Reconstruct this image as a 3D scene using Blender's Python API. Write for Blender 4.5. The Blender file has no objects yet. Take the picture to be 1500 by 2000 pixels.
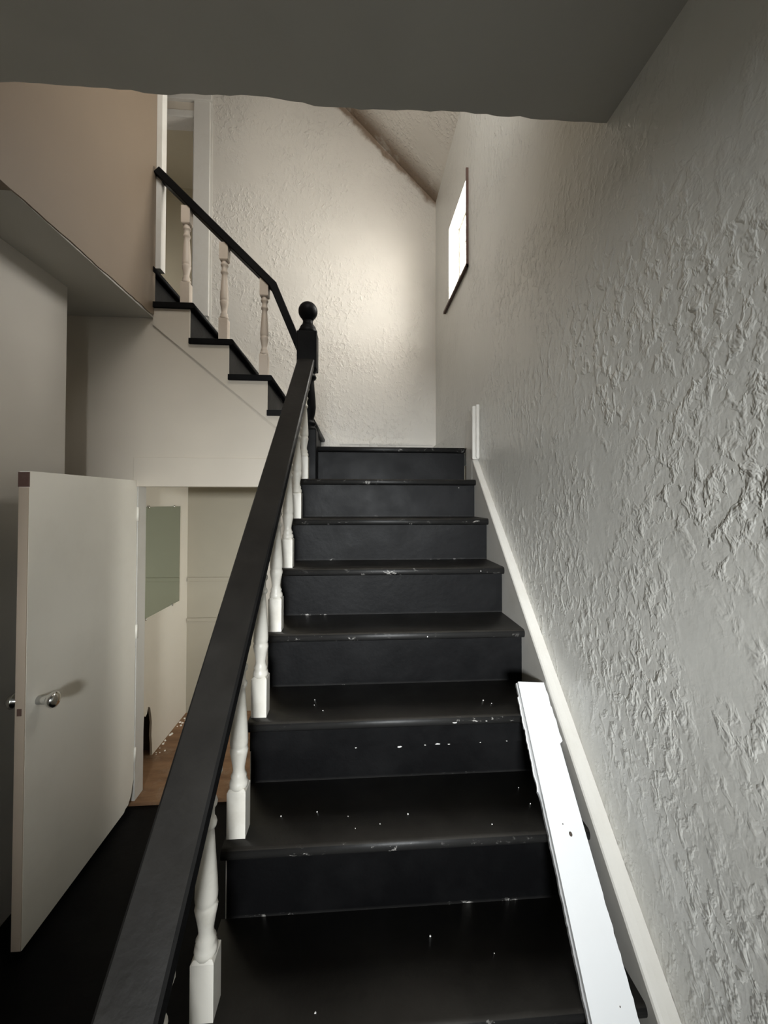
import bpy, bmesh, math, random
from mathutils import Vector, Matrix, noise

scene = bpy.context.scene
col = scene.collection
rng = random.Random(7)

# ------------------------------------------------------------------ camera
# axes: X right, Y up the lower flight, Z up; z = 0 is the half landing
F_PX = 794.66
YAW, PITCH, ROLL = 0.068, 0.017, 0.0021
CAM = Vector((-0.6262, -2.3117, -0.3035))
fw = Vector((math.sin(YAW) * math.cos(PITCH), math.cos(YAW) * math.cos(PITCH), math.sin(PITCH)))
rt = Vector((math.cos(YAW), -math.sin(YAW), 0))
up = rt.cross(fw)
rt, up = (math.cos(ROLL) * rt + math.sin(ROLL) * up, -math.sin(ROLL) * rt + math.cos(ROLL) * up)
cd = bpy.data.cameras.new('camera')
cd.sensor_fit = 'VERTICAL'
cd.sensor_height = 36.0
cd.sensor_width = 27.0
cd.lens = F_PX / 2000 * 36
cd.shift_y = -36.92 / 2000
cd.clip_start = 0.01
cam = bpy.data.objects.new('camera', cd)
col.objects.link(cam)
M3 = Matrix((rt, up, -fw)).transposed()
cam.matrix_world = Matrix.Translation(CAM) @ M3.to_4x4()
scene.camera = cam

# ------------------------------------------------------------------ world, lights, exposure
w = bpy.data.worlds.new('world')
scene.world = w
w.use_nodes = True
bg = w.node_tree.nodes['Background']
bg.inputs[0].default_value = (0.86, 0.93, 1.0, 1)
bg.inputs[1].default_value = 3.0


def area(name, loc, target, sx, sy, power, color):
    ld = bpy.data.lights.new(name, 'AREA')
    ld.shape = 'RECTANGLE'
    ld.size, ld.size_y = sx, sy
    ld.energy = power
    ld.color = color
    o = bpy.data.objects.new(name, ld)
    col.objects.link(o)
    o.location = loc
    o.rotation_euler = (Vector(target) - Vector(loc)).to_track_quat('-Z', 'Y').to_euler()
    return o


# daylight outside the glazed front door behind the camera, outside the landing window,
# plus added fill lights that have no known window
area('daylight_front_door', (-0.70, -6.2, 0.15), (-0.60, 0.0, -0.60), 1.4, 0.7, 860, (0.95, 0.985, 1.0))
area('fill_stairwell', (-0.75, -1.52, 2.05), (-0.75, 1.0, 1.6), 0.9, 0.7, 20, (1.0, 0.97, 0.92))  # added fill to even out the back wall, no such window known
area('daylight_landing_window', (0.165, 0.295, 1.372), (-1.0, 0.33, 1.30), 0.48, 0.53, 31, (1.0, 0.965, 0.90))
area('fill_closet', (0.165, 0.60, -0.80), (-1.0, 0.60, -0.85), 0.38, 0.58, 7.5, (1.0, 0.96, 0.86))  # invented source, added to brighten the white closet panel
area('fill_upper_room', (-3.78, 1.9, 2.1), (-2.4, 1.9, 1.9), 0.6, 0.8, 5, (1.0, 0.95, 0.84))  # added light for the upstairs room, through an invented opening

vs = scene.view_settings
vs.view_transform = 'Standard'
vs.look = 'None'
vs.exposure = 0.2
vs.gamma = 1.0
vs.use_curve_mapping = False


# ------------------------------------------------------------------ materials
def base_mat(name, color, rough=0.5, metallic=0.0, spec=0.5):
    m = bpy.data.materials.new(name)
    m.use_nodes = True
    p = m.node_tree.nodes['Principled BSDF']
    p.inputs['Base Color'].default_value = (*color, 1)
    p.inputs['Roughness'].default_value = rough
    p.inputs['Metallic'].default_value = metallic
    p.inputs['Specular IOR Level'].default_value = spec
    return m, m.node_tree, p


def nd(nt, typ, **kw):
    n = nt.nodes.new(typ)
    for k, v in kw.items():
        setattr(n, k, v)
    return n


def ramp(nt, src, a, b, ca=(0, 0, 0, 1), cb=(1, 1, 1, 1)):
    r = nd(nt, 'ShaderNodeValToRGB')
    r.color_ramp.elements[0].position = a
    r.color_ramp.elements[1].position = b
    r.color_ramp.elements[0].color = ca
    r.color_ramp.elements[1].color = cb
    nt.links.new(src, r.inputs[0])
    return r.outputs[0]


def math_n(nt, op, a, b=None, c=None):
    n = nd(nt, 'ShaderNodeMath', operation=op)
    for i, v in enumerate((a, b, c)):
        if v is None:
            continue
        if isinstance(v, (int, float)):
            n.inputs[i].default_value = v
        else:
            nt.links.new(v, n.inputs[i])
    return n.outputs[0]


def noise_n(nt, vec, scale, detail=3, rough=0.55, dist=0.0, mapscale=None):
    if mapscale:
        mp = nd(nt, 'ShaderNodeMapping')
        mp.inputs['Scale'].default_value = mapscale
        nt.links.new(vec, mp.inputs[0])
        vec = mp.outputs[0]
    n = nd(nt, 'ShaderNodeTexNoise')
    n.inputs['Scale'].default_value = scale
    n.inputs['Detail'].default_value = detail
    n.inputs['Roughness'].default_value = rough
    n.inputs['Distortion'].default_value = dist
    nt.links.new(vec, n.inputs['Vector'])
    return n.outputs[0]


def mixc(nt, fac, a, b):
    m = nd(nt, 'ShaderNodeMix', data_type='RGBA')
    if isinstance(fac, (int, float)):
        m.inputs[0].default_value = fac
    else:
        nt.links.new(fac, m.inputs[0])
    for i, v in ((6, a), (7, b)):
        if isinstance(v, tuple):
            m.inputs[i].default_value = (*v[:3], 1)
        else:
            nt.links.new(v, m.inputs[i])
    return m.outputs[2]


def bump_n(nt, p, height, strength, dist):
    b = nd(nt, 'ShaderNodeBump')
    b.inputs['Strength'].default_value = strength
    b.inputs['Distance'].default_value = dist
    nt.links.new(height, b.inputs['Height'])
    nt.links.new(b.outputs[0], p.inputs['Normal'])


def plaster(name, color, relief=1.0, rough=0.42, stain=False, var=0.06):
    """painted plaster: patchy trowelled lumps over a smooth coat"""
    m, nt, p = base_mat(name, color, rough)
    g = nd(nt, 'ShaderNodeNewGeometry').outputs['Position']
    tone = noise_n(nt, g, 1.6, 3)
    c = mixc(nt, ramp(nt, tone, 0.3, 0.7), tuple(v * (1 - var) for v in color), tuple(min(1, v * (1 + var)) for v in color))
    if stain:
        # brown water stain along the joint of the back wall and the sloping ceiling
        sx = nd(nt, 'ShaderNodeSeparateXYZ')
        nt.links.new(g, sx.inputs[0])
        # signed distance from the joint line x + z = 2.233
        d = math_n(nt, 'ADD', sx.outputs[0], sx.outputs[2])
        d = math_n(nt, 'SUBTRACT', d, 2.233)
        wob = noise_n(nt, g, 5.5, 4, 0.6)
        wob = math_n(nt, 'MULTIPLY_ADD', wob, 0.26, -0.13)
        d2 = math_n(nt, 'ABSOLUTE', math_n(nt, 'ADD', d, wob))
        near = ramp(nt, d2, 0.025, 0.085, (1, 1, 1, 1), (0, 0, 0, 1))
        yy = ramp(nt, sx.outputs[1], 0.80, 0.97)
        fac = math_n(nt, 'MULTIPLY', math_n(nt, 'MULTIPLY', near, yy), 0.9)
        c = mixc(nt, fac, c, (0.20, 0.135, 0.085))
    nt.links.new(c, p.inputs['Base Color'])
    # relief
    warp = noise_n(nt, g, 9.0, 2)
    lump = noise_n(nt, g, 36.0, 3, 0.55, 0.3, (1, 1, 0.80))
    fine = noise_n(nt, g, 70.0, 2, 0.5, 0.4, (1, 1, 0.8))
    patch = ramp(nt, noise_n(nt, g, 2.6, 3, 0.6), 0.36, 0.62)
    lump = ramp(nt, lump, 0.48, 0.74)
    h = math_n(nt, 'MULTIPLY', lump, patch)
    h = math_n(nt, 'ADD', h, math_n(nt, 'MULTIPLY', fine, math_n(nt, 'MULTIPLY_ADD', patch, 0.30, 0.07)))
    h = math_n(nt, 'ADD', h, math_n(nt, 'MULTIPLY', warp, 0.35))
    bump_n(nt, p, h, min(1.0, 0.95 * relief), 0.008 * relief)
    return m


def gloss_black(name, worn=None, dust_sheen=False, amount=1.0):
    """black floor enamel; dusty: browner upward faces, dust plus sheen put into the colour; worn: white chips along object y = 0
    ('y', a front edge) or object z = 0 ('z', a bottom joint)"""
    m, nt, p = base_mat(name, (0.012, 0.012, 0.012), 0.45, spec=0.28 if dust_sheen else 0.10)
    tc = nd(nt, 'ShaderNodeTexCoord').outputs['Object']
    geo = nd(nt, 'ShaderNodeNewGeometry')
    g = geo.outputs['Position']
    dust = ramp(nt, noise_n(nt, g, 5.0, 5, 0.65), 0.42, 0.8)
    c = mixc(nt, math_n(nt, 'MULTIPLY', dust, 0.55), (0.0026, 0.0026, 0.0029), (0.0115, 0.0115, 0.0118))
    if dust_sheen:
        sn = nd(nt, 'ShaderNodeSeparateXYZ')
        nt.links.new(geo.outputs['True Normal'], sn.inputs[0])
        upw = ramp(nt, sn.outputs[2], 0.45, 0.7)  # tops browner: reflected sheen put into the colour along with dust
        c = mixc(nt, upw, c, mixc(nt, dust, tuple(v * amount for v in (0.019, 0.017, 0.0145)), tuple(v * amount for v in (0.036, 0.0325, 0.028))))
    if worn:
        sx = nd(nt, 'ShaderNodeSeparateXYZ')
        nt.links.new(tc, sx.inputs[0])
        edge = ramp(nt, math_n(nt, 'ABSOLUTE', sx.outputs[1 if worn == 'y' else 2]), 0.001, 0.0065, (1, 1, 1, 1), (0, 0, 0, 1))
        n = noise_n(nt, g, 34.0, 5, 0.75, 0.3, (0.6, 1, 1))
        big = ramp(nt, noise_n(nt, g, 3.0, 2), 0.42, 0.62)
        chip = math_n(nt, 'MULTIPLY', ramp(nt, n, 0.60, 0.66), math_n(nt, 'MULTIPLY', edge, big))
        c = mixc(nt, math_n(nt, 'MULTIPLY', edge, 0.04), c, (0.25, 0.24, 0.22))
        c = mixc(nt, chip, c, (0.50, 0.48, 0.45))
    nt.links.new(c, p.inputs['Base Color'])
    r = math_n(nt, 'MULTIPLY_ADD', noise_n(nt, g, 8.0, 4), 0.25, 0.34)
    nt.links.new(r, p.inputs['Roughness'])
    bump_n(nt, p, noise_n(nt, g, 40.0, 4, 0.6), 0.25, 0.003)
    return m


def painted(name, color, rough=0.4, dirt=(0.35, 0.30, 0.22), dirt_amt=0.25, scale=6.0, relief=0.2):
    m, nt, p = base_mat(name, color, rough)
    g = nd(nt, 'ShaderNodeNewGeometry').outputs['Position']
    n = ramp(nt, noise_n(nt, g, scale, 5, 0.65), 0.50, 0.82)
    c = mixc(nt, math_n(nt, 'MULTIPLY', n, dirt_amt), color, dirt)
    nt.links.new(c, p.inputs['Base Color'])
    bump_n(nt, p, noise_n(nt, g, 55.0, 3), relief, 0.002)
    return m


M = {}
M['wall'] = plaster('plaster_rough_grey', (0.68, 0.67, 0.625), 0.72, 0.28)
M['wall_back'] = plaster('plaster_back_cream', (0.61, 0.58, 0.525), 0.8, 0.42, stain=True)
M['wall_smooth'] = plaster('plaster_smooth_beige', (0.54, 0.485, 0.405), 0.12, 0.5)
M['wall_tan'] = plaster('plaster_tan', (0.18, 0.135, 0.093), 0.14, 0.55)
M['wall_left'] = plaster('plaster_left', (0.52, 0.49, 0.44), 0.12, 0.5)
M['ceiling'] = plaster('ceiling_plaster', (0.44, 0.425, 0.385), 0.2, 0.6)
M['black'] = gloss_black('black_enamel')
M['black_worn'] = gloss_black('black_enamel_worn', 'y', True)
M['black_dust_sheen'] = gloss_black('black_enamel_dust_sheen', None, True, 0.45)
M['black_riser'] = gloss_black('black_enamel_riser', 'z')
M['white'] = painted('white_gloss_trim', (0.60, 0.58, 0.535), 0.35)
M['baluster'] = painted('baluster_white', (0.72, 0.69, 0.62), 0.38, dirt_amt=0.35, scale=14)
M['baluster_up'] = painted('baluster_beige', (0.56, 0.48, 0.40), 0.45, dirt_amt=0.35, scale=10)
M['door'] = painted('door_white', (0.80, 0.77, 0.69), 0.42, dirt_amt=0.12, scale=3.0, relief=0.08)
M['door_edge'] = painted('door_edge_bare', (0.44, 0.36, 0.28), 0.6)
M['brown'] = painted('brown_wood', (0.09, 0.045, 0.035), 0.6)
M['board'] = painted('board_white', (0.74, 0.75, 0.755), 0.4, (0.6, 0.58, 0.54), 0.10, 8.0, 0.1)
M['board_edge'] = painted('board_edge_grey', (0.42, 0.42, 0.42), 0.7)
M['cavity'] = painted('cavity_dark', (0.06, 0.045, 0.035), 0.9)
M['chip'] = base_mat('chip_white', (0.85, 0.84, 0.80), 0.6)[0]
M['chrome'] = base_mat('chrome', (0.75, 0.75, 0.74), 0.16, 1.0)[0]
M['mirror'] = base_mat('mirror_glass', (0.50, 0.56, 0.48), 0.06, 1.0)[0]
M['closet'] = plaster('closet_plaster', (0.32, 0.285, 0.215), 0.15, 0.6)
M['panel'] = painted('closet_panel', (0.80, 0.75, 0.65), 0.5, dirt_amt=0.10, scale=3)
M['upper_room'] = plaster('upper_room_plaster', (0.52, 0.46, 0.34), 0.1, 0.6)


def floor_boards():
    m, nt, p = base_mat('closet_floor_brown', (0.22, 0.115, 0.055), 0.65)
    g = nd(nt, 'ShaderNodeNewGeometry').outputs['Position']
    n = noise_n(nt, g, 14.0, 5, 0.6, 0.5, (0.25, 1, 1))
    c = mixc(nt, ramp(nt, n, 0.3, 0.7), (0.15, 0.075, 0.035), (0.31, 0.175, 0.09))
    d = ramp(nt, noise_n(nt, g, 7.0, 5, 0.7), 0.55, 0.75)
    c = mixc(nt, math_n(nt, 'MULTIPLY', d, 0.5), c, (0.42, 0.34, 0.25))
    nt.links.new(c, p.inputs['Base Color'])
    return m


M['closet_floor'] = floor_boards()


def glass_mat():
    m, nt, p = base_mat('window_glass', (1, 1, 1), 0.05)
    nt.nodes.remove(p)
    t = nd(nt, 'ShaderNodeBsdfTransparent')
    gl = nd(nt, 'ShaderNodeBsdfGlossy')
    gl.inputs['Roughness'].default_value = 0.03
    mx = nd(nt, 'ShaderNodeMixShader')
    mx.inputs[0].default_value = 0.06
    nt.links.new(t.outputs[0], mx.inputs[1])
    nt.links.new(gl.outputs[0], mx.inputs[2])
    nt.links.new(mx.outputs[0], nt.nodes['Material Output'].inputs[0])
    return m


M['glass'] = glass_mat()


# ------------------------------------------------------------------ mesh helpers
class MB:
    """collects shapes, builds ONE mesh object"""

    def __init__(self):
        self.v, self.f, self.s = [], [], []

    def add(self, vs, fs, smooth=False):
        o = len(self.v)
        self.v += [tuple(v) for v in vs]
        self.f += [tuple(i + o for i in f) for f in fs]
        self.s += [smooth] * len(fs)
        return self

    def box(self, x0, x1, y0, y1, z0, z1):
        vs = [(x, y, z) for x in (x0, x1) for y in (y0, y1) for z in (z0, z1)]
        fs = [(0, 1, 3, 2), (4, 6, 7, 5), (0, 4, 5, 1), (2, 3, 7, 6), (0, 2, 6, 4), (1, 5, 7, 3)]
        return self.add(vs, fs)

    def prism(self, poly, axis, a, b, smooth_side=False):
        """poly: 2D points in the two other axes (order xyz minus axis), extruded from a to b"""
        n = len(poly)

        def p3(p, t):
            q = list(p)
            q.insert(axis, t)
            return tuple(q)
        vs = [p3(p, a) for p in poly] + [p3(p, b) for p in poly]
        fs = [tuple(range(n))[::-1], tuple(range(n, 2 * n))]
        self.add(vs, fs)
        self.add(vs, [(i, (i + 1) % n, n + (i + 1) % n, n + i) for i in range(n)], smooth_side)
        return self

    def lathe(self, prof, seg=20, cx=0, cy=0):
        vs, fs = [], []
        for r, z in prof:
            for i in range(seg):
                a = 2 * math.pi * i / seg
                vs.append((cx + r * math.cos(a), cy + r * math.sin(a), z))
        for k in range(len(prof) - 1):
            for i in range(seg):
                j = (i + 1) % seg
                fs.append((k * seg + i, k * seg + j, (k + 1) * seg + j, (k + 1) * seg + i))
        self.add(vs, fs, True)
        n = len(prof)
        self.add(vs[:seg], [tuple(range(seg))[::-1]])
        self.add(vs[-seg:], [tuple(range(seg))])
        return self

    def sweep(self, path, section):
        """section points given as offsets (side, up) with frames per path point: path = [(pos, side, up)]"""
        n = len(section)
        vs = [p + s * a + u * b for p, s, u in path for a, b in section]
        fs = []
        for k in range(len(path) - 1):
            for i in range(n):
                j = (i + 1) % n
                fs.append((k * n + i, k * n + j, (k + 1) * n + j, (k + 1) * n + i))
        fs.append(tuple(range(n))[::-1])
        fs.append(tuple(range((len(path) - 1) * n, len(path) * n)))
        return self.add(vs, fs)

    def build(self, name, mat, parent=None, origin=None, bevel=0.0):
        me = bpy.data.meshes.new(name)
        o = Vector(origin) if origin else Vector((0, 0, 0))
        me.from_pydata([Vector(v) - o for v in self.v], [], self.f)
        me.polygons.foreach_set('use_smooth', self.s)
        bm = bmesh.new()
        bm.from_mesh(me)
        bmesh.ops.remove_doubles(bm, verts=bm.verts, dist=1e-5)
        bmesh.ops.recalc_face_normals(bm, faces=bm.faces)
        bm.to_mesh(me)
        bm.free()
        me.materials.append(M[mat] if isinstance(mat, str) else mat)
        ob = bpy.data.objects.new(name, me)
        col.objects.link(ob)
        ob.location = o
        if parent:
            ob.parent = parent
            ob.location = o - parent.location
        if bevel:
            b = ob.modifiers.new('bevel', 'BEVEL')
            b.width = bevel
            b.segments = 2
            b.limit_method = 'ANGLE'
            b.angle_limit = math.radians(40)
        return ob


def tag(o, label=None, cat=None, group=None, kind=None):
    if label:
        o['label'] = label
    if cat:
        o['category'] = cat
    if group:
        o['group'] = group
    if kind:
        o['kind'] = kind
    return o


def empty(name, loc, label=None, cat=None, group=None, kind=None):
    o = bpy.data.objects.new(name, None)
    o.empty_display_size = 0.05
    col.objects.link(o)
    o.location = loc
    return tag(o, label, cat, group, kind)


def struct(mb, name, mat, label=None, **kw):
    return tag(mb.build(name, mat, **kw), label, None, None, 'structure')


def rough_line(a, b, n, amp, seed):
    """points from a to b (2D) with small sideways wobble, ends kept"""
    out = []
    r = random.Random(seed)
    dx, dy = b[0] - a[0], b[1] - a[1]
    L = math.hypot(dx, dy)
    nx, ny = -dy / L, dx / L
    for i in range(n + 1):
        t = i / n
        k = 0 if i in (0, n) else (noise.noise(Vector((t * L * 6, seed * 3.1, 0))) * amp + (r.random() - 0.5) * amp * 0.5)
        out.append((a[0] + dx * t + nx * k, a[1] + dy * t + ny * k))
    return out


# ------------------------------------------------------------------ dimensions
H, RUN, OV = 0.195, 0.2116, 0.031         # riser, going, nosing overhang
TH = 0.030                                 # tread thickness
XW = 0.033                                 # face of the right wall
YB = 1.035                                 # face of the back wall
XP = -1.74                                 # face of the wall above the closet side (upper floor)
ZC = 0.697                                 # hall ceiling
YE = -1.292                                # edge of the hall ceiling at the stairwell
XLW = -1.99                                # left wall of the hall
ZF = -1.95                                 # hall floor
YF = -4.30                                 # front wall (inside face)
ZT = 3.5
WY0, WY1, WZ0, WZ1 = 0.045, 0.545, 1.10, 1.645   # landing window


def railx(y):
    return -0.897 + 0.0275 * y


# ------------------------------------------------------------------ setting: walls, floor, ceilings
def wall_hole(axis, face, back, u0, u1, v0, v1, *holes):
    """slab with rectangular holes (a0, a1, b0, b1); axis 0: (y, z), axis 1: (x, z)"""
    us = sorted({u0, u1, *[h[0] for h in holes], *[h[1] for h in holes]})
    vs_ = sorted({v0, v1, *[h[2] for h in holes], *[h[3] for h in holes]})
    mb = MB()

    def P(u, v, t):
        return (t, u, v) if axis == 0 else (u, t, v)
    n = len(us)

    def open_at(i, j):
        cu, cv = 0.5 * (us[i] + us[i + 1]), 0.5 * (vs_[j] + vs_[j + 1])
        return any(h[0] < cu < h[1] and h[2] < cv < h[3] for h in holes)
    for t in (face, back):
        pts = [P(u, v, t) for v in vs_ for u in us]
        mb.add(pts, [(j * n + i, j * n + i + 1, (j + 1) * n + i + 1, (j + 1) * n + i)
                     for j in range(len(vs_) - 1) for i in range(n - 1) if not open_at(i, j)])
    for a0, a1, b0, b1 in [(u0, u1, v0, v1), *holes]:
        q = [(a0, b0), (a1, b0), (a1, b1), (a0, b1)]
        for i in range(4):
            p, r = q[i], q[(i + 1) % 4]
            mb.add([P(*p, face), P(*r, face), P(*r, back), P(*p, back)], [(0, 1, 2, 3)])
    return mb


# right wall: one tall slab with the landing window and an added closet fill hole
struct(wall_hole(0, XW, XW + 0.16, YF, YB, ZF, 2.20, (WY0, WY1, WZ0, WZ1), (0.40, 0.80, -1.10, -0.50)), 'wall_right', 'wall',
       'rough trowelled grey plaster wall along the right of the stairs')

# back wall of the landing, gabled by the sloping ceiling
mb = MB()
mb.prism([(-1.94, 0.0), (-0.9, 0.0), (-0.9, ZF), (XW + 0.16, ZF), (XW + 0.16, 2.04), (XW, 2.20), (-1.267, ZT), (-1.94, ZT)], 1, YB, YB + 0.12)
mb.prism([(-2.75, 2.79), (-1.94, 2.79), (-1.94, ZT), (-2.75, ZT)], 1, YB, YB + 0.12)
mb.prism([(-2.75, 0.9), (-2.60, 0.9), (-2.60, 2.79), (-2.75, 2.79)], 1, YB, YB + 0.12)
struct(mb, 'wall_back', 'wall_back', 'cream textured plaster wall at the back of the landing')

# sloping ceiling over the landing and flat ceiling upstairs
mb = MB()
mb.prism([(XW + 0.16, 2.04), (-1.267, ZT), (-1.267, ZT + 0.1), (XW + 0.16, 2.2)], 1, YE - 0.12, YB + 0.12)
mb.box(-2.75, -1.267, YE - 0.12, YB + 0.12, ZT, ZT + 0.1)
struct(mb, 'ceiling_slope', M['wall_back'], 'sloping attic ceiling above the landing with a brown water stain')

# hall ceiling, L-shaped, its edge at the stairwell a little ragged
edge = rough_line((XW, YE), (XP, YE), 60, 0.012, 3)
poly = [(XW + 0.0, YF)] + edge + [(XP - 0.006, YE), (XP - 0.006, -0.004)] + [(-2.45, -0.004), (-2.45, YF)]
struct(MB().prism(poly, 2, ZC, ZC + 0.10), 'ceiling', 'ceiling', 'dark grey plaster ceiling of the hall below the stairwell')

# upper floor walls round the stairwell
struct(wall_hole(1, YE, YE - 0.12, XP, XW, ZC + 0.10, ZT, (-1.2, -0.3, 1.7, 2.4)), 'wall_upper_front', 'wall_smooth', 'plaster wall above the hall ceiling facing the landing')  # opening added to let the stairwell fill through
mb = MB()
pts = rough_line((YE, ZC - 0.004), (-0.03, ZC + 0.012), 40, 0.008, 9)
mb.prism(pts + [(0.0, ZC + 0.02), (0.0, ZT), (YE, ZT)], 0, XP, XP - 0.11)
struct(mb, 'wall_upper_left', 'wall_tan', 'tan plaster wall of the upper floor left of the stairwell')
struct(MB().box(-2.75, XP - 0.11, -0.11, 0.0, ZC + 0.1, ZT), 'wall_upper_landing', 'wall_tan', 'tan wall closing the upper landing')
struct(MB().box(-2.85, -2.75, -0.11, YB + 0.12, 0.9, ZT), 'wall_upper_side', 'wall_tan', 'tan end wall of the upper landing')

# room behind the upper doorway
mb = MB()
mb.box(-3.6, -1.6, 2.75, 2.85, 1.0, ZT)
mb.box(-1.6, -1.5, YB + 0.12, 2.85, 1.0, ZT)
struct(mb, 'wall_upper_room', 'upper_room', 'dull yellow wall seen through the upper doorway')
struct(wall_hole(0, -3.6, -3.7, YB + 0.12, 2.85, 1.0, ZT, (1.6, 2.2, 1.7, 2.5)), 'wall_upper_room_side', 'upper_room', 'side wall of the room upstairs with an added light opening')
struct(MB().box(-3.7, -2.85, YB + 0.0, YB + 0.12, 1.0, ZT), 'wall_upper_room_front', 'upper_room', 'front wall of the room upstairs')
struct(MB().box(-3.7, -1.5, YB + 0.12, 2.85, ZT, ZT + 0.1), 'ceiling_upper_room', 'upper_room', 'ceiling of the room upstairs')
struct(MB().box(-3.7, -1.5, YB + 0.12, 2.85, 1.07, 1.17).box(-2.60, -1.94, YB, YB + 0.12, 1.07, 1.17), 'floor_upper_room', 'closet_floor', 'floor of the room upstairs')

# hall: left wall, recess behind it, front wall with the entrance
struct(MB().box(XLW - 0.1, XLW, -2.85, -0.31, ZF, ZC), 'wall_left', 'wall_left', 'plain off-white wall at the left of the hall')
struct(MB().box(-2.45, XLW - 0.1, -0.41, -0.31, ZF, ZC), 'wall_left_return', 'wall_left', 'return of the left wall beside the closet')
struct(MB().box(-2.55, -2.45, -0.41, 0.1, ZF, ZC), 'wall_left_recess', 'wall_smooth', 'shallow recess behind the open closet door')
struct(MB().box(-1.35, -1.25, YF, -2.75, ZF, ZC).box(XLW - 0.1, -1.25, -2.85, -2.75, ZF, ZC), 'wall_entry_light_stop', 'wall_left', 'partition added behind the camera to keep front light off the left')  # unseen partition, added to keep front-door light off the left side
struct(MB().box(-3.0, XW + 0.16, YF - 0.14, YF, ZC + 0.1, ZT + 0.1).box(XLW - 0.1, XW + 0.16, YF, YE - 0.12, ZT, ZT + 0.1), 'wall_front_light_stop', 'wall_left', 'upper front wall above the entry, added to block stray light')  # added to stop front light leaking over the hall ceiling
FD = (-1.10, -0.20, ZF + 0.001, 0.15)
struct(wall_hole(1, YF, YF - 0.14, XLW - 0.1, XW + 0.16, ZF - 0.1, ZC + 0.1, FD), 'wall_front', 'wall_left', 'front wall with the entrance behind the camera')
struct(MB().box(-2.55, XW, YF, -0.012, ZF - 0.1, ZF), 'floor', 'black', 'black painted hall floor beside the stairs')

# wall below the upper flight, pierced by the closet opening
SEAM = lambda x: 0.098 + (x + 1.07) * (0.651 - 0.098) / (-1.736 + 1.07)
OX0, OX1, OZ = -1.82, -1.16, -0.233
mb = MB()
mb.prism([(-2.45, ZF), (OX0, ZF), (OX0, OZ), (OX1, OZ), (OX1, ZF), (-0.93, ZF), (-0.93, SEAM(-0.93)), (-1.736, SEAM(-1.736)),
          (XP, ZC + 0.02), (-2.45, ZC + 0.02)], 1, 0.002, 0.075)
struct(mb, 'wall_under_stair', 'wall_smooth', 'smooth beige wall below the upper flight with the closet opening')
struct(MB().box(-1.84, -1.02, -0.010, 0.004, OZ, -0.072), 'trim_1', 'wall_smooth', 'wide flat head board over the closet opening', bevel=0.003)
struct(MB().box(OX0 - 0.012, OX0 + 0.004, 0.0, 0.085, ZF, OZ), 'trim_2', 'white', 'white jamb of the closet opening')

# closet
hole = [(0.405, ZF), (0.402, -1.86), (0.392, -1.80), (0.398, -1.72), (0.385, -1.66), (0.372, -1.615), (0.350, -1.60), (0.335, -1.635), (0.318, -1.645), (0.30, -1.63), (0.28, ZF)]
mb = MB().prism([(0.075, ZF), (0.075, -0.10), (0.92, -0.10), (0.92, ZF)] + hole, 0, -1.92, -1.934)
struct(mb, 'wall_closet_left', 'panel', 'white closet side panel with a broken hole at its foot')
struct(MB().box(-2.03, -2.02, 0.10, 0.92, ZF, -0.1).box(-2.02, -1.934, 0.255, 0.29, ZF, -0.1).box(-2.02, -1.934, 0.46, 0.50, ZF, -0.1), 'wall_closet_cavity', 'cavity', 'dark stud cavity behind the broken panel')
struct(MB().box(-2.02, XW, 0.92, 0.98, ZF, -0.1), 'wall_closet_back', 'closet', 'dim beige back wall of the closet')
struct(MB().box(-0.95, XW, 0.06, 0.10, ZF, -0.1), 'wall_closet_light_stop', 'closet', 'wall added below the landing edge to hold back closet light')  # added so the closet fill does not leak under the stairs
struct(MB().box(-2.02, XW, 0.10, 0.92, -0.12, -0.1), 'ceiling_closet', 'closet', 'low ceiling of the closet')
struct(MB().box(-2.02, -0.95, -0.012, 0.10, ZF - 0.1, ZF + 0.018).box(-2.02, XW, 0.10, 0.98, ZF - 0.1, ZF + 0.018), 'floor_closet', 'closet_floor', 'bare brown closet floor strewn with plaster dust')
for z0, z1 in ((-0.93, -0.90), (-1.235, -1.21)):
    struct(MB().box(-1.915, -0.95, 0.905, 0.92, z0, z1), 'trim_3', 'closet', 'thin shelf batten on the closet back wall', bevel=0.002)

# ------------------------------------------------------------------ landing window
win = empty('window_1', (XW + 0.075, 0.5 * (WY0 + WY1), WZ0), 'small bright window high on the right wall above the landing', None, None, 'structure')
fx0, fx1 = XW + 0.075, XW + 0.105
t = 0.022
MB().box(fx0, fx1, WY0, WY1, WZ0, WZ0 + t).box(fx0, fx1, WY0, WY1, WZ1 - t, WZ1).box(fx0, fx1, WY0, WY0 + t, WZ0 + t, WZ1 - t).box(fx0, fx1, WY1 - t, WY1, WZ0 + t, WZ1 - t).build('window_frame', 'white', win)
MB().box(fx0 + 0.012, fx0 + 0.016, WY0 + t, WY1 - t, WZ0 + t, WZ1 - t).build('pane', 'glass', win)
for k in (1, 2):
    zz = WZ0 + (WZ1 - WZ0) * k / 3
    MB().box(fx0 + 0.004, fx0 + 0.024, WY0 + t, WY1 - t, zz - 0.011, zz + 0.011).build('muntin', 'white', win)
yy = 0.5 * (WY0 + WY1)
MB().box(fx0 + 0.002, fx0 + 0.026, yy - 0.012, yy + 0.012, WZ0 + t, WZ1 - t).build('muntin', 'white', win)
MB().box(XW - 0.014, XW + 0.002, WY0 - 0.010, WY0, WZ0 - 0.02, WZ1 + 0.03).build('casing', 'brown', win)
MB().box(XW - 0.018, XW + 0.002, WY0 - 0.010, WY1 + 0.11, WZ0 - 0.02, WZ0 - 0.003).build('sill', 'brown', win)

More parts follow.
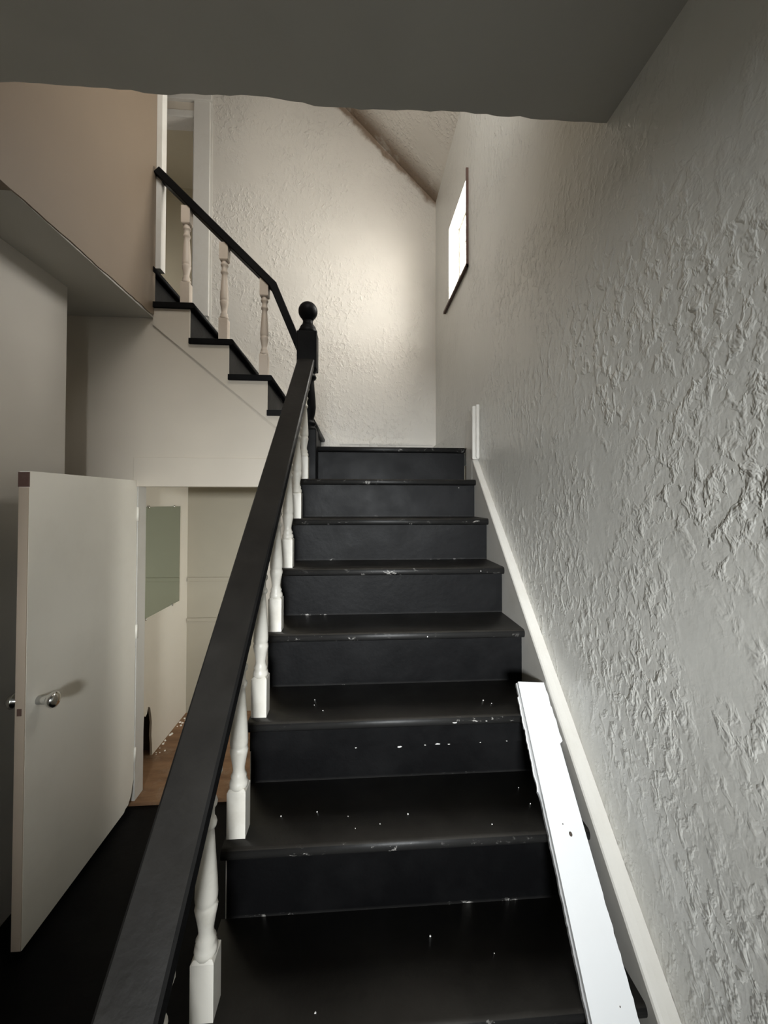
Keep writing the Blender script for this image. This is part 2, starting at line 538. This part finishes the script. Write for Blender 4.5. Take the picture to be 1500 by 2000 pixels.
# ------------------------------------------------------------------ upper doorway
d2 = empty('door_2', (-2.2, YB, 1.17), 'white cased doorway at the top of the upper flight', None, None, 'structure')
MB().box(-1.945, -1.815, YB - 0.02, YB + 0.002, 1.17, 2.93).build('casing', 'white', d2, bevel=0.004)
MB().box(-1.815, -1.800, YB - 0.006, YB + 0.002, 1.0, 3.2).build('casing_edge', 'white', d2)
MB().box(-2.64, -1.945, YB - 0.012, YB + 0.002, 2.79, 2.845).build('head', 'white', d2, bevel=0.004)
MB().box(-2.64, -1.945, YB - 0.004, YB + 0.002, 2.845, 2.915).build('head_panel', 'wall_smooth', d2)
MB().box(-2.66, -1.80, YB - 0.035, YB + 0.002, 2.915, 2.965).build('head_cap', 'white', d2, bevel=0.004)
MB().box(-2.70, -2.60, YB - 0.02, YB + 0.002, 1.17, 2.93).build('casing', 'white', d2, bevel=0.004)
MB().box(-1.955, -1.935, YB, YB + 0.13, 1.17, 2.79).build('jamb', 'white', d2)
struct(MB().box(-1.753, -1.712, 0.0, 0.055, 0.976, ZT), 'trim_4', 'white', 'white corner post at the end of the tan upper wall')

# ------------------------------------------------------------------ lower flight
low = empty('staircase', (-0.47, -2.1, ZF), 'broad black painted lower flight of stairs rising straight ahead', 'staircase')


def nose_profile(y0, y1, z, th=TH):
    """tread section in (y, z): rounded front edge at y0, back at y1, top at z"""
    r = th * 0.5
    pts = [(y1, z), (y0 + r * 0.75, z)]
    for i in range(1, 8):
        a = math.pi / 2 + math.pi * i / 8
        pts.append((y0 + r * 0.75 + math.cos(a) * r * 0.75, z - r + math.sin(a) * r))
    pts += [(y0 + r * 0.75, z - th), (y1, z - th)]
    return pts


NT = 9


def xr(y):
    return 0.004 + 0.012 * y


for k in range(1, NT + 1):
    y0 = -k * RUN
    xl = railx(y0) - 0.026
    ob = MB().prism(nose_profile(y0, y0 + RUN + OV, -k * H), 0, xl, xr(y0), True).build('tread', 'black_worn', low, origin=(xl, y0, -k * H))
# riser k closes the step from tread k + 1 up to tread k
for k in range(0, NT + 1):
    y0 = -k * RUN + OV
    xl = railx(y0) - 0.020
    if k == 0:
        xl = -0.87
    zb = -(k + 1) * H if k < NT else ZF
    mb = MB()
    if k == 5:
        # patched riser: upper strip stands proud of the lower board
        mb.box(xl, xr(y0), y0 - 0.016, y0 + 0.018, zb + 0.105, -k * H - TH)
        mb.box(xl, xr(y0), y0, y0 + 0.018, zb, zb + 0.105)
    else:
        mb.box(xl, xr(y0), y0, y0 + 0.018, zb, -k * H - TH)
    mb.build('riser', 'black_riser', low, origin=(xl, y0, zb))
# white open string on the left side, its edge just showing past the risers
poly = []
for k in range(1, NT + 1):
    poly += [(-k * RUN + OV + RUN + 0.002, -k * H - TH), (-k * RUN + OV + 0.003, -k * H - TH)]
poly += [(-NT * RUN + OV, ZF), (0.0, ZF)]
pp = []
mb = MB()
n = len(poly)
for off in (-0.0235, -0.0195):
    pp += [(railx(y) + off, y, z) for y, z in poly]
mb.add(pp, [tuple(range(n))[::-1], tuple(range(n, 2 * n))] + [(i, (i + 1) % n, n + (i + 1) % n, n + i) for i in range(n)])
mb.build('outer_string', 'white', low)
# wall string with a rounded cap on the right
def zstr(y):
    return 0.9216 * y + 0.055 + 0.013 * min(0, y + 1.06) / 0.4
ys = [-0.135 - i * 0.1 for i in range(20)]
top = [(y, zstr(y)) for y in ys]
mb = MB()
sect = [(0.0, -0.30), (0.0, -0.010), (0.003, -0.004), (0.010, 0.0), (0.024, 0.0), (0.034, -0.003), (0.034, -0.30)]
vs_, fs_ = [], []
for y, z in top:
    vs_ += [(xr(y) + a if a < 0.03 else 0.0325, y, max(z + b, ZF)) for a, b in sect]
m_ = len(sect)
for k in range(len(top) - 1):
    for i in range(m_):
        j = (i + 1) % m_
        fs_.append((k * m_ + i, k * m_ + j, (k + 1) * m_ + j, (k + 1) * m_ + i))
fs_.append(tuple(range(m_)))
fs_.append(tuple(range((len(top) - 1) * m_, len(top) * m_)))
mb.add(vs_, fs_)
mb.build('wall_string', 'white', low)
MB().prism([(-0.135, -0.36), (-0.135, zstr(-0.135)), (-0.135, 0.13), (-0.02, 0.15), (-0.02, -0.36)], 0, 0.002, 0.0325).build('string_end', 'white', low)
mb = MB().prism([(-0.165, -0.085), (-0.140, -0.060), (-0.140, 0.19), (-0.165, 0.205)], 0, -0.004, 0.0325)
mb.prism([(-0.176, -0.08), (-0.165, -0.07), (-0.165, 0.205), (-0.176, 0.212)], 0, 0.014, 0.0325)
mb.build('end_moulding', 'white', low, bevel=0.003)

# landing
land = empty('landing', (-0.45, 0.5, -0.03), 'black painted half landing between the two flights', 'landing')
MB().prism(nose_profile(0.0, 1.03, 0.0), 0, -0.90, 0.0, True).build('deck', 'black_worn', land, origin=(-0.84, 0, 0))
struct(MB().box(-0.765, 0.0, 1.018, YB, 0.0, 0.150).box(-0.765, 0.0, 1.010, YB, 0.150, 0.165), 'baseboard_back', 'wall_back', 'cream baseboard along the landing back wall')
struct(MB().box(0.012, XW, -0.02, YB, 0.0, 0.143), 'baseboard_right', 'wall', 'grey baseboard along the landing right wall', bevel=0.004)

# ------------------------------------------------------------------ upper flight
R2, X20, Y2 = 0.2124, -0.668, -0.025
upf = empty('staircase', (-1.3, 0.5, 0.0), 'black upper flight climbing left from the landing, seen from its open side', 'staircase')
for j in range(1, 6):
    x0 = X20 - R2 * j
    x1 = x0 - R2 - OV
    prof = [(-u, z) for u, z in nose_profile(-x0, -x1, j * H)]
    # extrude along y: (x, z) sections
    MB().prism(prof, 1, Y2, YB - 0.02, True).build('tread', 'black', upf, origin=(x0, Y2, j * H))
for j in range(0, 6):
    x0 = X20 - R2 * (j + 1) - OV
    MB().box(x0 - 0.018, x0, 0.0, YB - 0.02, j * H, (j + 1) * H - TH).build('riser', 'black', upf, origin=(x0, 0, j * H))
# upper floor edge
prof = [(-u, z) for u, z in nose_profile(-(X20 - R2 * 6), 2.75, 6 * H)]
MB().prism(prof, 1, 0.0, YB, True).build('upper_floor', 'black', upf, origin=(-1.94, 0, 6 * H))
# open string: steps above, straight seam below
poly = []
for j in range(1, 6):
    x = X20 - R2 * j - OV
    if j == 1:
        poly.append((x, 0.0 - 0.03))
    poly += [(x, j * H - TH), (max(x - R2, -1.745), j * H - TH)]
poly = poly[:-1] + [(-1.745, 5 * H - TH)]
poly += [(-1.745, SEAM(-1.745)), (-0.93, SEAM(-0.93))]
MB().prism(poly, 1, -0.008, 0.002).build('open_string', 'wall_smooth', upf)
# skirting following the flight on the back wall
sk = lambda x: 0.165 + (-0.765 - x) * 0.9185
MB().prism([(-0.765, 0.0), (-0.765, sk(-0.765)), (-1.80, sk(-1.80)), (-1.80, sk(-1.80) - 0.30), (-0.90, 0.0)], 1, YB - 0.022, YB + 0.001).build('wall_skirting', 'wall_back', upf)


# ------------------------------------------------------------------ balusters
def baluster_mesh(h, name):
    """square blocks at both ends, turned vase between"""
    b = 0.0235
    mb = MB()

    def block(z0, z1, c0, c1):
        # square block with chamfered shoulders c0 (bottom) / c1 (top)
        rows = [(b, z0), (b, z1)]
        if c1:
            rows = [(b, z0), (b, z1 - 0.006), (b * 0.80, z1)]
        if c0:
            rows = [(b * 0.80, z0), (b, z0 + 0.006), (b, z1)]
        vs, fs = [], []
        for r, z in rows:
            vs += [(-r, -r, z), (r, -r, z), (r, r, z), (-r, r, z)]
        for k in range(len(rows) - 1):
            for i in range(4):
                j = (i + 1) % 4
                fs.append((k * 4 + i, k * 4 + j, k * 4 + 4 + j, k * 4 + 4 + i))
        e = (len(rows) - 1) * 4
        fs += [(3, 2, 1, 0), (e, e + 1, e + 2, e + 3)]
        mb.add(vs, fs)
    z2 = h - 0.10
    block(0.0, 0.122, False, True)
    block(z2, h, True, False)
    prof = [(0.0225, 0.118), (0.0235, 0.126), (0.0225, 0.134), (0.0185, 0.140), (0.0205, 0.147), (0.0165, 0.154), (0.0150, 0.163),
            (0.0165, 0.175), (0.0205, 0.197), (0.0235, 0.212), (0.0215, 0.220), (0.0200, 0.2225), (0.0225, 0.227), (0.0230, 0.236),
            (0.0215, 0.27), (0.0185, 0.31), (0.0155, 0.352), (0.0140, 0.372), (0.0185, 0.377), (0.0200, 0.383), (0.0185, 0.389),
            (0.0150, 0.394), (0.0145, 0.405), (0.0155, 0.415), (0.0195, 0.420), (0.0210, 0.426), (0.0190, 0.432), (0.0155, 0.437), (0.0165, 0.447), (0.0215, z2 + 0.004)]
    mb.lathe(prof, 18)
    return mb


# lower balustrade: flat handrail on turned balusters
bal1 = empty('balustrade', (-0.92, -1.0, -1.0), 'balustrade of the lower flight, wide black handrail on turned white balusters', 'balustrade')
ZR = 0.556
path = []
updir = Vector((0, -0.9216, 1)).normalized()
for y in [-0.085 - i * 0.12 for i in range(16)] + [-1.93]:
    p = Vector((railx(y), y, 0.9216 * y + ZR))
    path.append((p, Vector((1, 0, 0)), updir))
hw = 0.0455
sec = [(-hw + 0.005, 0), (hw - 0.005, 0), (hw, -0.005), (hw, -0.033), (hw - 0.005, -0.038), (-hw + 0.005, -0.038), (-hw, -0.033), (-hw, -0.005)]
MB().sweep(path, sec).build('handrail', 'black_dust_sheen', bal1)
proto = None
BH = 0.570
for k in range(1, NT + 1):
    yc = -k * RUN + 0.058
    loc = Vector((railx(yc), yc, -k * H))
    if proto is None:
        proto = baluster_mesh(BH, 'baluster').build('baluster', 'baluster', bal1)
        o = proto
    else:
        o = proto.copy()
        col.objects.link(o)
        o.parent = bal1
    o.location = loc - bal1.location

# upper balustrade
bal2 = empty('balustrade', (-1.35, -0.03, 0.7), 'balustrade of the upper flight, kinked slim black handrail on beige balusters', 'balustrade')
YR = 0.004
pts = [(-0.952, 0.562), (-1.093, 0.898), (-1.727, 1.512)]
path = []
dirs = [Vector((pts[i + 1][0] - pts[i][0], 0, pts[i + 1][1] - pts[i][1])).normalized() for i in range(2)]
for i, (x, z) in enumerate(pts):
    d = dirs[0] if i == 0 else dirs[1] if i == 2 else (dirs[0] + dirs[1]).normalized()
    nrm = Vector((-d.z, 0, d.x)) * (-1)
    s = 1.0 if i != 1 else 1.0 / max(0.5, d.dot(dirs[0]))
    path.append((Vector((x, YR, z)), Vector((0, 1, 0)), nrm * s))
hs = 0.021
hw2 = 0.034
sec = [(-hw2 + 0.004, hs), (hw2 - 0.004, hs), (hw2, hs - 0.004), (hw2, -hs + 0.004), (hw2 - 0.004, -hs), (-hw2 + 0.004, -hs), (-hw2, -hs + 0.004), (-hw2, hs - 0.004)]
MB().sweep(path, sec).build('handrail', 'black', bal2)
proto2 = None
for x, j in ((-1.145, 2), (-1.367, 3), (-1.574, 4)):
    if proto2 is None:
        proto2 = baluster_mesh(0.545, 'baluster').build('baluster', 'baluster_up', bal2)
        o = proto2
    else:
        o = proto2.copy()
        col.objects.link(o)
        o.parent = bal2
    o.location = Vector((x, YR, j * H)) - bal2.location

# ------------------------------------------------------------------ newel post
nx, ny = -0.896, -0.055
nw = empty('newel_post', (nx, ny, -H), 'black newel post with a ball finial at the corner of the landing', 'newel post')
hb = 0.0535
MB().box(nx - hb, nx + hb, ny - hb, ny + hb, -H, 0.078).build('base_block', 'black', nw, bevel=0.004)
MB().lathe([(0.050, 0.072), (0.052, 0.084), (0.046, 0.094), (0.038, 0.099), (0.047, 0.108), (0.050, 0.116), (0.040, 0.124), (0.034, 0.132), (0.036, 0.145),
            (0.043, 0.175), (0.046, 0.205), (0.044, 0.25), (0.039, 0.30), (0.036, 0.34), (0.035, 0.355), (0.045, 0.362), (0.048, 0.372), (0.045, 0.382),
            (0.037, 0.389), (0.044, 0.396), (0.051, 0.406), (0.051, 0.416)], 24, nx, ny).build('turned_shaft', 'black', nw)
MB().box(nx - hb, nx + hb, ny - hb, ny + hb, 0.410, 0.612).build('top_block', 'black', nw, bevel=0.005)
MB().lathe([(0.050, 0.606), (0.052, 0.620), (0.051, 0.630), (0.047, 0.637), (0.044, 0.641), (0.043, 0.648), (0.038, 0.655), (0.031, 0.664), (0.028, 0.672), (0.028, 0.685)], 24, nx, ny).build('cap', 'black', nw)
rb, zb = 0.0525, 0.738
prof = [(0.026, 0.680)]
for i in range(1, 15):
    a = -math.pi / 2 + 0.5 + (math.pi - 0.5) * i / 14
    prof.append((max(0.0015, rb * math.cos(a)), zb + rb * math.sin(a)))
MB().lathe(prof, 28, nx, ny).build('ball_finial', 'black', nw)

# ------------------------------------------------------------------ closet door, standing open
dr = empty('door_1', (OX0 - 0.02, 0.0, ZF), 'plain white flush closet door standing wide open', None, None, 'structure')
DX0, DX1, DY0, DY1, DZ0, DZ1 = -1.855, -1.820, -0.738, -0.004, -1.925, -0.200
corner = [(DY1 - 0.09, DZ0), (DY1 - 0.075, DZ0 + 0.010), (DY1 - 0.05, DZ0 + 0.012), (DY1 - 0.035, DZ0 + 0.03), (DY1 - 0.02, DZ0 + 0.05), (DY1 - 0.012, DZ0 + 0.09), (DY1, DZ0 + 0.11)]
MB().prism([(DY0, DZ0)] + corner + [(DY1, DZ1), (DY0, DZ1)], 0, DX0, DX1).build('leaf', 'door', dr)
MB().box(DX0 + 0.001, DX1 - 0.001, DY0 - 0.004, DY0 + 0.001, DZ0 + 0.002, DZ1 - 0.06).build('edge_strip', 'door_edge', dr)
MB().box(DX0 - 0.001, DX1 + 0.0005, DY0 - 0.005, DY0 + 0.001, DZ1 - 0.058, DZ1 - 0.004).build('corner_block', 'brown', dr)
MB().box(DX0 + 0.009, DX1 - 0.011, DY0 - 0.006, DY0 + 0.001, -1.087, -1.062).build('latch_plate', 'brown', dr)


def rotated_lathe(prof, loc, name, mat, parent, seg=24, flip=1):
    mb = MB().lathe(prof, seg)
    mb.v = [(loc[0] + flip * z, loc[1] + x, loc[2] + y) for x, y, z in mb.v]
    return mb.build(name, mat, parent)


kn = rotated_lathe([(0.016, 0.0), (0.016, 0.030), (0.019, 0.036), (0.026, 0.044), (0.030, 0.054), (0.028, 0.064), (0.018, 0.070), (0.002, 0.072)], (DX1, -0.680, -1.060), 'knob', 'chrome', dr)
rs = rotated_lathe([(0.035, 0.0), (0.036, 0.006), (0.033, 0.014), (0.026, 0.021), (0.017, 0.025)], (DX1, -0.680, -1.060), 'rosette', 'chrome', kn)
kn2 = rotated_lathe([(0.033, 0.0), (0.028, 0.008), (0.012, 0.012), (0.012, 0.03), (0.026, 0.044), (0.030, 0.054), (0.018, 0.070), (0.002, 0.072)], (DX0, -0.680, -1.060), 'knob', 'chrome', dr, flip=-1)
for z in (-0.42, -1.06, -1.72):
    MB().lathe([(0.006, z), (0.006, z + 0.075)], 10, DX1 + 0.002, 0.001).build('hinge', 'door', dr)

# ------------------------------------------------------------------ mirror on the closet panel
mir = empty('wall_mirror', (-1.92, 0.53, -1.04), 'frameless mirror clipped to the white closet panel', 'mirror')
MB().prism([(0.288, -1.035), (0.288, -0.350), (0.772, -0.352), (0.768, -1.042)], 0, -1.9195, -1.914).build('glass', 'mirror', mir)
for y, z in ((0.318, -0.350), (0.672, -0.351), (0.295, -1.040), (0.655, -1.043)):
    rotated_lathe([(0.009, 0.0), (0.009, 0.003), (0.004, 0.006)], (-1.9145, y, z), 'clip', 'chrome', mir, 12)

# ------------------------------------------------------------------ loose white board leaning on the steps
slope = math.atan(0.9216)
bd = empty('loose_board', (-0.10, -1.9, -1.75), 'loose white painted trim board with torn edges lying down the right of the steps', 'board')
along = Vector((-0.065, -math.cos(slope), -math.sin(slope))).normalized()
nrm = Vector((0, -math.sin(slope), math.cos(slope)))
side = along.cross(nrm).normalized()
if side.x < 0:
    side = -side
nrm = (nrm - along * nrm.dot(along)).normalized()
o0 = Vector((-0.0565, -0.992, 0.9216 * -0.992 + 0.0005))
LB = 1.16


def bp(s, t, n_):
    """board coordinates: s down the slope, t to the right, n off the nosings"""
    return o0 + along * s + side * t + nrm * n_


def strip(left, right, n0, n1):
    """closed slab between two edge lines given as [(s, t)]"""
    pts = left + right[::-1]
    n = len(pts)
    vs = [bp(s, t, n0) for s, t in pts] + [bp(s, t, n1) for s, t in pts]
    fs = []
    m = len(left)
    for i in range(m - 1):
        a, b, c, d = i, i + 1, n - 2 - i, n - 1 - i
        fs += [(a, b, c, d), (n + d, n + c, n + b, n + a)]
    fs += [(i, (i + 1) % n, n + (i + 1) % n, n + i) for i in range(n)]
    return MB().add(vs, fs)


NS = 150
def torn(s, seed, amp):
    return amp * (noise.noise(Vector((s * 38, seed, 0))) + 0.6 * noise.noise(Vector((s * 110, seed, 4))))
L, Rr = [], []
for i in range(NS + 1):
    s = LB * i / NS
    wl = -0.0405 - 0.008 * min(1, s / 0.7)
    wr = 0.0405 + 0.010 * min(1, s / 0.7)
    L.append((s, wl))
    if s < 0.175:
        wr += 0.004 + s * 0.03 + torn(s, 2, 0.003)
    elif 0.50 < s < 0.80:
        wr += torn(s, 5, 0.004)
    Rr.append((s, wr))
MB.build(strip(L, Rr, 0.006, 0.022), 'plank', 'board', bd)
L2, R2_ = [], []
for i in range(NS + 1):
    s = LB * i / NS
    wl = -0.0405 - 0.008 * min(1, s / 0.7)
    e = 0.007 if 0.04 < s < 0.30 else 0.0035
    L2.append((s, wl - e + torn(s, 9, 0.0022)))
    R2_.append((s, wl + 0.02))
strip(L2, R2_, 0.0, 0.010).build('torn_backing', 'board_edge', bd)
L3 = [(0.045 + 0.25 * i / 60, -0.0405 - 0.008 * (0.045 + 0.25 * i / 60) / 0.7 - 0.0085 + torn(0.045 + 0.25 * i / 60, 9, 0.0026)) for i in range(61)]
R3 = [(s, t + 0.0035) for s, t in L3]
strip(L3, R3, 0.0085, 0.0115).build('torn_paint', 'board', bd)
for s, t, r in ((0.385, 0.006, 0.0042), (0.365, -0.008, 0.0014), (0.66, 0.018, 0.0012)):
    vs_ = [bp(s + r * 1.3 * math.cos(a), t + r * math.sin(a), 0.0225) for a in [i * math.pi / 4 for i in range(8)]]
    vs_ += [bp(s + r * 1.3 * math.cos(a), t + r * math.sin(a), 0.0205) for a in [i * math.pi / 4 for i in range(8)]]
    MB().add(vs_, [tuple(range(8)), tuple(range(8, 16))] + [(i, (i + 1) % 8, 8 + (i + 1) % 8, 8 + i) for i in range(8)]).build('nail_hole', 'cavity', bd)

# ------------------------------------------------------------------ flecks of plaster and paint
def fleck(x, y, z, r, label, group, name='paint_fleck', mat='chip'):
    mb = MB()
    n = 6
    a0 = rng.random() * 6
    ring = [(x + r * rng.uniform(0.6, 1.2) * math.cos(a0 + i * math.pi / 3), y + r * rng.uniform(0.6, 1.2) * math.sin(a0 + i * math.pi / 3)) for i in range(n)]
    vs = [(a, b, z) for a, b in ring] + [(x + (a - x) * 0.6, y + (b - y) * 0.6, z + r * 0.7) for a, b in ring]
    fs = [tuple(range(n))[::-1], tuple(range(n, 2 * n))] + [(i, (i + 1) % n, n + (i + 1) % n, n + i) for i in range(n)]
    return tag(mb.add(vs, fs).build(name, mat, origin=(x, y, z)), label, 'fleck', group)


FL = {5: ('fifth', [(-0.763, -0.922, .0020), (-0.761, -0.956, .0016), (-0.730, -0.994, .0022), (-0.199, -0.961, .0026), (-0.178, -0.983, .0018)]),
      6: ('sixth', [(-0.829, -1.166, .0020), (-0.732, -1.157, .0024), (-0.646, -1.178, .0016), (-0.626, -1.221, .0016), (-0.56, -1.21, .0020), (-0.481, -1.181, .0030),
                    (-0.261, -1.231, .0020), (-0.127, -1.166, .0020), (-0.135, -1.10, .0018)]),
      7: ('seventh', [(-0.443, -1.313, .0024), (-0.707, -1.444, .0024), (-0.30, -1.36, .0016)])}
ORD = ['first', 'second', 'third', 'fourth', 'fifth', 'sixth', 'seventh', 'eighth', 'ninth']
for k, (word, pts) in FL.items():
    for i, (x, y, r) in enumerate(sorted(pts)):
        fleck(x, y, -k * H, r, '%s white paint fleck from the left on the %s black tread below the landing' % (ORD[i], word), 'white flecks on the treads')
for i in range(18):
    y = rng.uniform(0.40, 0.90)
    x = -1.915 + abs(rng.gauss(0, 0.02)) + 0.006
    fleck(x, y, ZF + 0.018, rng.uniform(0.004, 0.012), 'crumb of white plaster at the foot of the closet panel', 'plaster crumbs on the closet floor', 'plaster_crumb', 'panel')['category'] = 'crumb'

# chipped paint on the lip of the patched riser and on the nosings
y5 = -5 * RUN + OV - 0.016
for x, z, wd, ht, y in ((-0.625, -1.066, 0.012, 0.004, y5), (-0.49, -1.068, 0.022, 0.007, y5), (-0.37, -1.064, 0.034, 0.006, y5), (-0.335, -1.066, 0.012, 0.003, y5),
                        (-0.235, -1.064, 0.008, 0.003, y5), (-0.15, -1.063, 0.010, 0.003, y5), (-0.41, -1.066, 0.010, 0.003, y5),
                        (-0.083, -0.238, 0.006, 0.010, -RUN + OV), (-0.105, -0.600, 0.005, 0.013, -3 * RUN), (-0.368, -0.797, 0.006, 0.006, -4 * RUN),
                        (-0.32, -0.992, 0.026, 0.004, -5 * RUN), (-0.22, -0.990, 0.012, 0.003, -5 * RUN), (-0.02, -0.795, 0.010, 0.006, -4 * RUN + 0.002)):
    n = 7
    ring = []
    for i in range(n):
        a = 2 * math.pi * i / n
        q = rng.uniform(0.6, 1.15)
        ring.append((x + 0.5 * wd * q * math.cos(a), z + 0.5 * ht * q * math.sin(a)))
    ring = [(x + (a - x) * 0.6, z + (b - z) * 0.6) for a, b in ring]
    MB().prism(ring, 1, y - 0.0016, y + 0.001).build('paint_chip', 'chip', low)

# ------------------------------------------------------------------ entrance door behind the camera
fd = empty('door_3', (-0.65, YF - 0.07, ZF), 'glazed front door behind the camera', None, None, 'structure')
x0, x1, z0, z1 = FD[0] + 0.005, FD[1] - 0.005, ZF + 0.004, FD[3] - 0.005
ya, yb = YF - 0.09, YF - 0.05
gx0, gx1, gz0, gz1 = -0.95, -0.31, -0.40, 0.08
MB().box(x0, gx0, ya, yb, z0, z1).box(gx1, x1, ya, yb, z0, z1).box(gx0, gx1, ya, yb, z0, gz0).box(gx0, gx1, ya, yb, gz1, z1).build('leaf', 'door', fd)
MB().box(gx0, gx1, YF - 0.073, YF - 0.067, gz0, gz1).build('pane', 'glass', fd)
